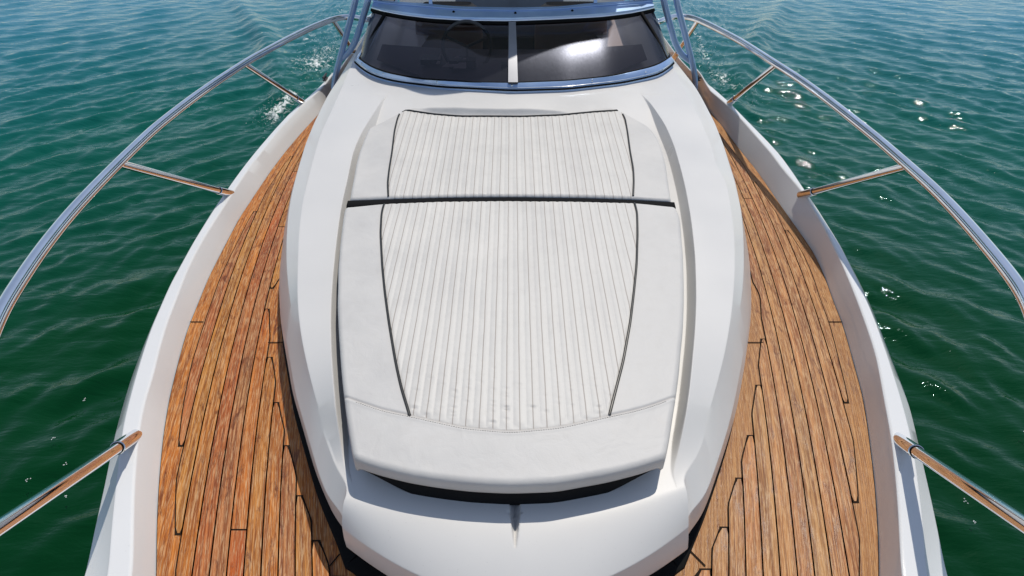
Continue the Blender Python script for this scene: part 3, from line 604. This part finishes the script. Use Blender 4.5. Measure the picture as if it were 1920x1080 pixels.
    for k, (dz, ins) in enumerate(((-.006, .0), (-.006-thick*.5, -.001), (-.008-thick, .003), (-.012-thick, .012))):
        ring = []
        for v in rim:
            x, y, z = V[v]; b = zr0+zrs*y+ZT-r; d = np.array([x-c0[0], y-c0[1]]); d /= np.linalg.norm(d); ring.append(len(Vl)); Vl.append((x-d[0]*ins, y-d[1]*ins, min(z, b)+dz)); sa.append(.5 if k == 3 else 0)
        n = len(rim)
        for q in range(n): Fc.append((prev[q], ring[q], ring[(q+1) % n], prev[(q+1) % n]))
        prev = ring
    ci = len(Vl); pv = np.array([Vl[q] for q in prev]); Vl.append(tuple(pv.mean(0))); sa.append(0)
    for q in range(len(prev)): Fc.append((prev[q], ci, prev[(q+1) % len(prev)]))
    Fc = [tuple(f) for f in Fc]
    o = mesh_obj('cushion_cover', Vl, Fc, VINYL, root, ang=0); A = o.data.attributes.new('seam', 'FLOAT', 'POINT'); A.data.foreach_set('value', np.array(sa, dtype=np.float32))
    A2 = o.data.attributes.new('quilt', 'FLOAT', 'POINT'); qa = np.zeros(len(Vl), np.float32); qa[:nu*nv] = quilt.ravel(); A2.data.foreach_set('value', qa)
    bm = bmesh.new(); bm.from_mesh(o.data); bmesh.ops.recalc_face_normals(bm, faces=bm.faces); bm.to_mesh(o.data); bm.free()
    def zat(x, y):
        return float(Z.ravel()[np.argmin((X.ravel()-x)**2+(Y.ravel()-y)**2)])+.0015
    def pipe(xf, ya, yb, rr=.0042):
        ys = np.arange(ya, yb, .02); ys = np.append(ys, yb); q = MB(); q.tube([(xf(y), y, zat(xf(y), y)-.0005) for y in ys], rr, 10); return q
    return root, lc, rc, fc, bc, pl, pr, pb, sc, zat, pipe
# front cushion
LE = [(646,386),(643,400),(641,413),(637,447),(632,500),(632,533),(631,567),(633,617),(637,680),(640,713),(644,747),(648,780),(653,813),(659,850),(662,866)]
RE = [(1268,387),(1275,402),(1277,412),(1282,470),(1284,533),(1284,567),(1282,617),(1277,667),(1276,688),(1269,742),(1263,780),(1257,822),(1252,845),(1249,862)]
FRt = [(640,850),(662,860),(703,874),(764,889),(820,898),(880,905),(955,909),(1044,906),(1142,888),(1205,872),(1246,858),(1270,850)]
BKt = [(640,387),(715,382),(830,378),(960,377),(1100,379),(1190,381),(1275,386)]
PL = [(722,380),(716,400),(714,440),(717,500),(722,550),(730,608),(742,680),(753,730),(768,778)]
PR = [(1188,380),(1194,400),(1195,440),(1193,500),(1188,550),(1181,608),(1168,680),(1157,722),(1143,777)]
SM = [(630,737),(644,742),(680,755),(722,770),(770,780),(800,787),(870,803),(958,811),(1050,802),(1140,781),(1182,772),(1223,759),(1268,741),(1285,735)]
qf = float(plane(958, 800)[1])
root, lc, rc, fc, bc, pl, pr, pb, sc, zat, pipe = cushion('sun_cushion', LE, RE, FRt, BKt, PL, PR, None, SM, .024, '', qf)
tag(root, 'large white pleated sun cushion nearer the bow, with a curved front seam', 'cushion', 'white sunbathing cushions on the foredeck')
for c_, a in ((pl, 778), (pr, 777)):
    y0 = float(plane(960, a)[1]); y1 = float(plane(960, 380)[1])-.008; pipe(c_, y0-.004, y1).build('piping', PIPE, root)
# stitching beside the seams
q = MB()
for x in np.arange(lc(.9)+.03, rc(.9)-.02, .0065):
    y = sc(x)-.0065; z = zat(x, y)-.0012; q.box((x, y, z), (.0038, .0011, .0012))
q.build('stitching', mat('grey_thread', (.14, .13, .12), .7), root, smooth=False)
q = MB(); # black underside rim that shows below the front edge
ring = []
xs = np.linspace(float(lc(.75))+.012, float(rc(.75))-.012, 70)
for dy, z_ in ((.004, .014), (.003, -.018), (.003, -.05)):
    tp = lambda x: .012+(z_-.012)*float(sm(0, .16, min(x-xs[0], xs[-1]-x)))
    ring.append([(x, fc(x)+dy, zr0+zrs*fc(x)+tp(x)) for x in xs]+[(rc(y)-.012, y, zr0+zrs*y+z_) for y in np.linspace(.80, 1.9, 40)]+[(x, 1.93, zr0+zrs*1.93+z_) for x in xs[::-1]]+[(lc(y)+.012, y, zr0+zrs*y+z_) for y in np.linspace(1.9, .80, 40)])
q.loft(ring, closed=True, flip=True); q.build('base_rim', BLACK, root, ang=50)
# rear cushion
LE2 = [(654,373),(657,353),(662,328),(666,307),(673,282),(681,262),(688,245),(694,234),(700,222),(706,205)]
RE2 = [(1260,375),(1258,362),(1253,330),(1250,307),(1242,278),(1236,263),(1229,249),(1219,237),(1212,222),(1206,205)]
FR2 = [(640,373),(728,370),(830,367),(960,366),(1100,368),(1187,371),(1275,376)]
BK2 = [(650,256),(688,241),(722,226),(747,213),(777,201),(815,195),(880,198),(960,199),(1050,198),(1100,198),(1140,201),(1173,213),(1212,233),(1240,255)]
PL2 = [(751,212),(746,222),(740,248),(735,290),(730,320),(727,345),(728,368)]
PR2 = [(1165,212),(1172,224),(1176,248),(1181,287),(1187,320),(1188,345),(1187,368)]
PB2 = [(745,205),(762,209),(813,217),(864,221),(980,222),(1049,219),(1116,213),(1156,210),(1175,206)]
root2, lc2, rc2, fc2, bc2, pl2, pr2, pb2, _, zat2, pipe2 = cushion('sun_cushion.001', LE2, RE2, FR2, BK2, PL2, PR2, PB2, None, .024, '', None, .042)
tag(root2, 'shorter white pleated sun cushion nearer the windscreen, with chamfered rear corners', 'cushion', 'white sunbathing cushions on the foredeck')
for c_ in (pl2, pr2):
    pipe2(c_, float(plane(960, 369)[1])+.006, float(plane(960, 216)[1])).build('piping', PIPE, root2)
q = MB(); xs = np.linspace(float(pl2(2.7))+.005, float(pr2(2.7))-.005, 60); q.tube([(x, pb2(x), zat2(x, pb2(x))+.0012) for x in xs], .0045, 10); q.build('piping', PIPE, root2)
q = MB(); xs = np.linspace(float(lc2(1.95)), float(rc2(1.95))+.004, 40); Y0 = fc2(xs)
gp = [[(x, y+a_, zr0+zrs*y+b_) for x, y in zip(xs, Y0)] for a_, b_ in ((-.044, -.03), (-.042, .040), (-.034, .049), (-.006, .055), (.001, .052), (.003, -.03))]
q.loft(gp, flip=True); q.build('hinge_flap', BLACK, root2, ang=50)
# ------------------------------------------------------------------ water
WZ = -1.1
def graded(a0, a1, step, grow):
    out = [0.0]; s_ = step
    while out[-1] < a1: out.append(out[-1]+s_); s_ *= grow if out[-1] > a0 else 1
    return np.array(out)
gx = graded(6.5, 240, .032, 1.025); gx = np.concatenate([-gx[::-1][:-1], gx]); gy = graded(9.5, 420, .032, 1.022)-2.5
X, Y = np.meshgrid(gx, gy); Z = np.zeros_like(X)
DX = np.zeros_like(X)
ax = np.sqrt(X*X+.8)
sp_ = np.maximum(np.gradient(gx)[None, :]*np.ones_like(X), np.gradient(gy)[:, None]*np.ones_like(X))
amp = sm(0, 1, 1)
for i in range(90):
    lam = .13*(.52/.13)**rng.random(); k = 2*math.pi/lam; th = rng.normal(math.radians(42), math.radians(20)); a = .0066*lam**.95*(1 if i < 62 else .45)
    if i >= 62: th = rng.uniform(-1.5, 1.5)
    phs = rng.uniform(0, 6.28); kx, ky = k*math.sin(th), k*math.cos(th)
    # groups
    g = .55+.45*np.sin(X*rng.uniform(.2, .7)+Y*rng.uniform(.2, .7)+rng.uniform(0, 6))
    w = a*np.clip(lam/(3*sp_)-.35, 0, 1)*g
    wv = np.sin(kx*ax+ky*Y+phs+.5*np.sin(.6*X+.4*Y+i)) if i < 62 else np.sin(kx*X+ky*Y+phs+.4*np.sin(.7*Y-.3*X+i))
    Z += w*(wv+.35*(2*((wv+1)/2)**2-1))
# wake waves running off the hull
foam = np.zeros_like(X)
for s in (-1, 1):
    xx = s*X
    for kk, (y0, x0, sl_, am) in enumerate(((4.3, 1.9, .42, .05), (5.4, 2.1, .52, .045), (6.6, 2.3, .62, .035))):
        d = (xx-(x0+sl_*(Y-y0)))/.20; on = sm(y0-.3, y0+.8, Y)*(1-sm(y0+5, y0+9, Y)); Z += am*on*np.exp(-d*d)
def blob(cx, cy, rx, ry, a):
    global foam; foam = np.maximum(foam, a*np.exp(-((X-cx)/rx)**2-((Y-cy)/ry)**2))
def W_(px, py): return at(px, py, WZ)
for px, py, rx, ry, a in ((528,208,.28,.5,1), (548,192,.25,.45,.9), (590,118,.42,.8,.9), (612,95,.4,.9,.75), (570,135,.35,.6,.55), (590,70,.5,1.2,.55), (640,30,.7,2.0,.6), (1352,150,.25,.5,.8), (1378,172,.2,.4,.8), (1335,135,.25,.6,.7), (1310,95,.35,1.0,.75), (1290,60,.5,1.6,.65),(1300,20,.8,2.5,.5)):
    p = W_(px, py); blob(p[0], p[1], rx, ry, a)
Z += foam*.02*rng.normal(0, 1, X.shape)
V = np.stack([X, Y, Z+WZ], -1).reshape(-1, 3); ny, nx = X.shape; i, j = np.meshgrid(np.arange(ny-1), np.arange(nx-1), indexing='ij'); a = (i*nx+j).ravel()
me = bpy.data.meshes.new('water'); Fq = np.stack([a, a+1, a+nx+1, a+nx], 1)
me.vertices.add(len(V)); me.vertices.foreach_set('co', V.astype(np.float32).ravel()); me.loops.add(Fq.size); me.loops.foreach_set('vertex_index', Fq.astype(np.int32).ravel())
me.polygons.add(len(Fq)); me.polygons.foreach_set('loop_start', np.arange(0, Fq.size, 4, dtype=np.int32)); me.polygons.foreach_set('loop_total', np.full(len(Fq), 4, np.int32))
me.update(calc_edges=True); me.polygons.foreach_set('use_smooth', np.ones(len(Fq), bool))
fa = me.attributes.new('foam', 'FLOAT', 'POINT'); fa.data.foreach_set('value', foam.ravel().astype(np.float32))
WM = mat('sea_water', (.0, .05, .03), .035, Specular_Tint=(.62, .92, 1, 1), IOR=1.333); k = NT(WM); tc = k.n('TexCoord').outputs['Object']
def wn(sc, sx, sy, rz, det=4.0, dist=.4):
    mp = k.n('Mapping', {'Vector': tc, 'Scale': (sx, sy, 1), 'Rotation': (0, 0, rz)}).outputs[0]; return k.n('TexNoise', {'Vector': mp, 'Scale': sc, 'Detail': det, 'Distortion': dist}).outputs[0]
pos = k.n('SeparateXYZ', {0: tc})
absx = k.math('ABSOLUTE', pos.outputs[0]); ctc = k.n('CombineXYZ', {0: absx, 1: pos.outputs[1]}).outputs[0]
mp = k.n('Mapping', {'Vector': ctc, 'Rotation': (0, 0, math.radians(45)), 'Scale': (.7, 2.3, 1)}).outputs[0]
w1 = k.n('TexNoise', {'Vector': mp, 'Scale': 2.7, 'Detail': 5.0, 'Roughness': .55, 'Distortion': .3}).outputs[0]
w2 = wn(1.6, .7, 1.6, .15, 8.0)
b1 = k.n('Bump', {'Strength': .65, 'Distance': .04, 'Height': w1}); b2 = k.n('Bump', {'Strength': .08, 'Distance': .03, 'Height': w2, 'Normal': b1.outputs[0]})
k.link(b2.outputs[0], 'Normal')
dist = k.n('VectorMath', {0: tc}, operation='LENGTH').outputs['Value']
bc_ = k.ramp(k.math('DIVIDE', dist, 14.0), [(.14, (.0001, .025, .0022)), (.30, (.0003, .040, .009)), (.55, (.001, .088, .066)), (1.0, (.016, .165, .235))])  # bluer and paler with distance: sky reflection painted into the base colour
fn = k.n('TexNoise', {'Vector': tc, 'Scale': 9.0, 'Detail': 8.0, 'Roughness': .7, 'Distortion': .8}).outputs[0]
fo = k.math('ADD', k.math('MULTIPLY', k.n('Attribute', attribute_name='foam').outputs['Fac'], .36), fn)
fm_ = k.ramp(fo, [(.78, (0, 0, 0)), (.90, (1, 1, 1))])
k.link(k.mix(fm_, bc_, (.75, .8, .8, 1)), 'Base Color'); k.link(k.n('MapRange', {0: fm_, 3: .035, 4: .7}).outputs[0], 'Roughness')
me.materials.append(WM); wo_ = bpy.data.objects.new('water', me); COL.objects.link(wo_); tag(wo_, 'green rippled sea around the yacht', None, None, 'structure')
# bubbles of spray beside the hull
q = MB()
for px, py, rx, ry, n in ((530,207,.20,.35,300), (548,190,.2,.3,180), (590,118,.35,.7,260), (612,100,.3,.8,260), (1352,150,.2,.4,140), (1378,174,.2,.4,300), (1312,100,.3,.8,90)):
    p = W_(px, py)
    for _ in range(n):
        x, y = p[0]+rng.normal(0, rx*.7), p[1]+rng.normal(0, ry*.7); r_ = rng.uniform(.002, .007)
        if abs(x) < 1.75: continue
        z = WZ+.01+abs(rng.normal(0, .02))
        q.add([(x-r_, y, z), (x+r_, y, z), (x, y-r_, z), (x, y+r_, z), (x, y, z+r_), (x, y, z-r_)], [(0, 2, 4), (2, 1, 4), (1, 3, 4), (3, 0, 4), (2, 0, 5), (1, 2, 5), (3, 1, 5), (0, 3, 5)])
for px, py in ((1815,985),(1918,825),(1800,950),(1916,1040),(110,830),(133,940),(130,880),(165,760),(60,910)):
    p = W_(px, py)
    for _ in range(4):
        x, y, r_ = p[0]+rng.normal(0, .006), p[1]+rng.normal(0, .009), .0035; z = WZ+.05
        q.add([(x-r_, y, z), (x+r_, y, z), (x, y-r_, z), (x, y+r_, z), (x, y, z+r_)], [(0, 2, 4), (2, 1, 4), (1, 3, 4), (3, 0, 4)])
sf = q.build('sea_foam', mat('foam', (.8, .84, .85), .6), None, ang=60); tag(sf, 'white spray and foam flecks on the green water beside the hull', 'foam', None, 'stuff')
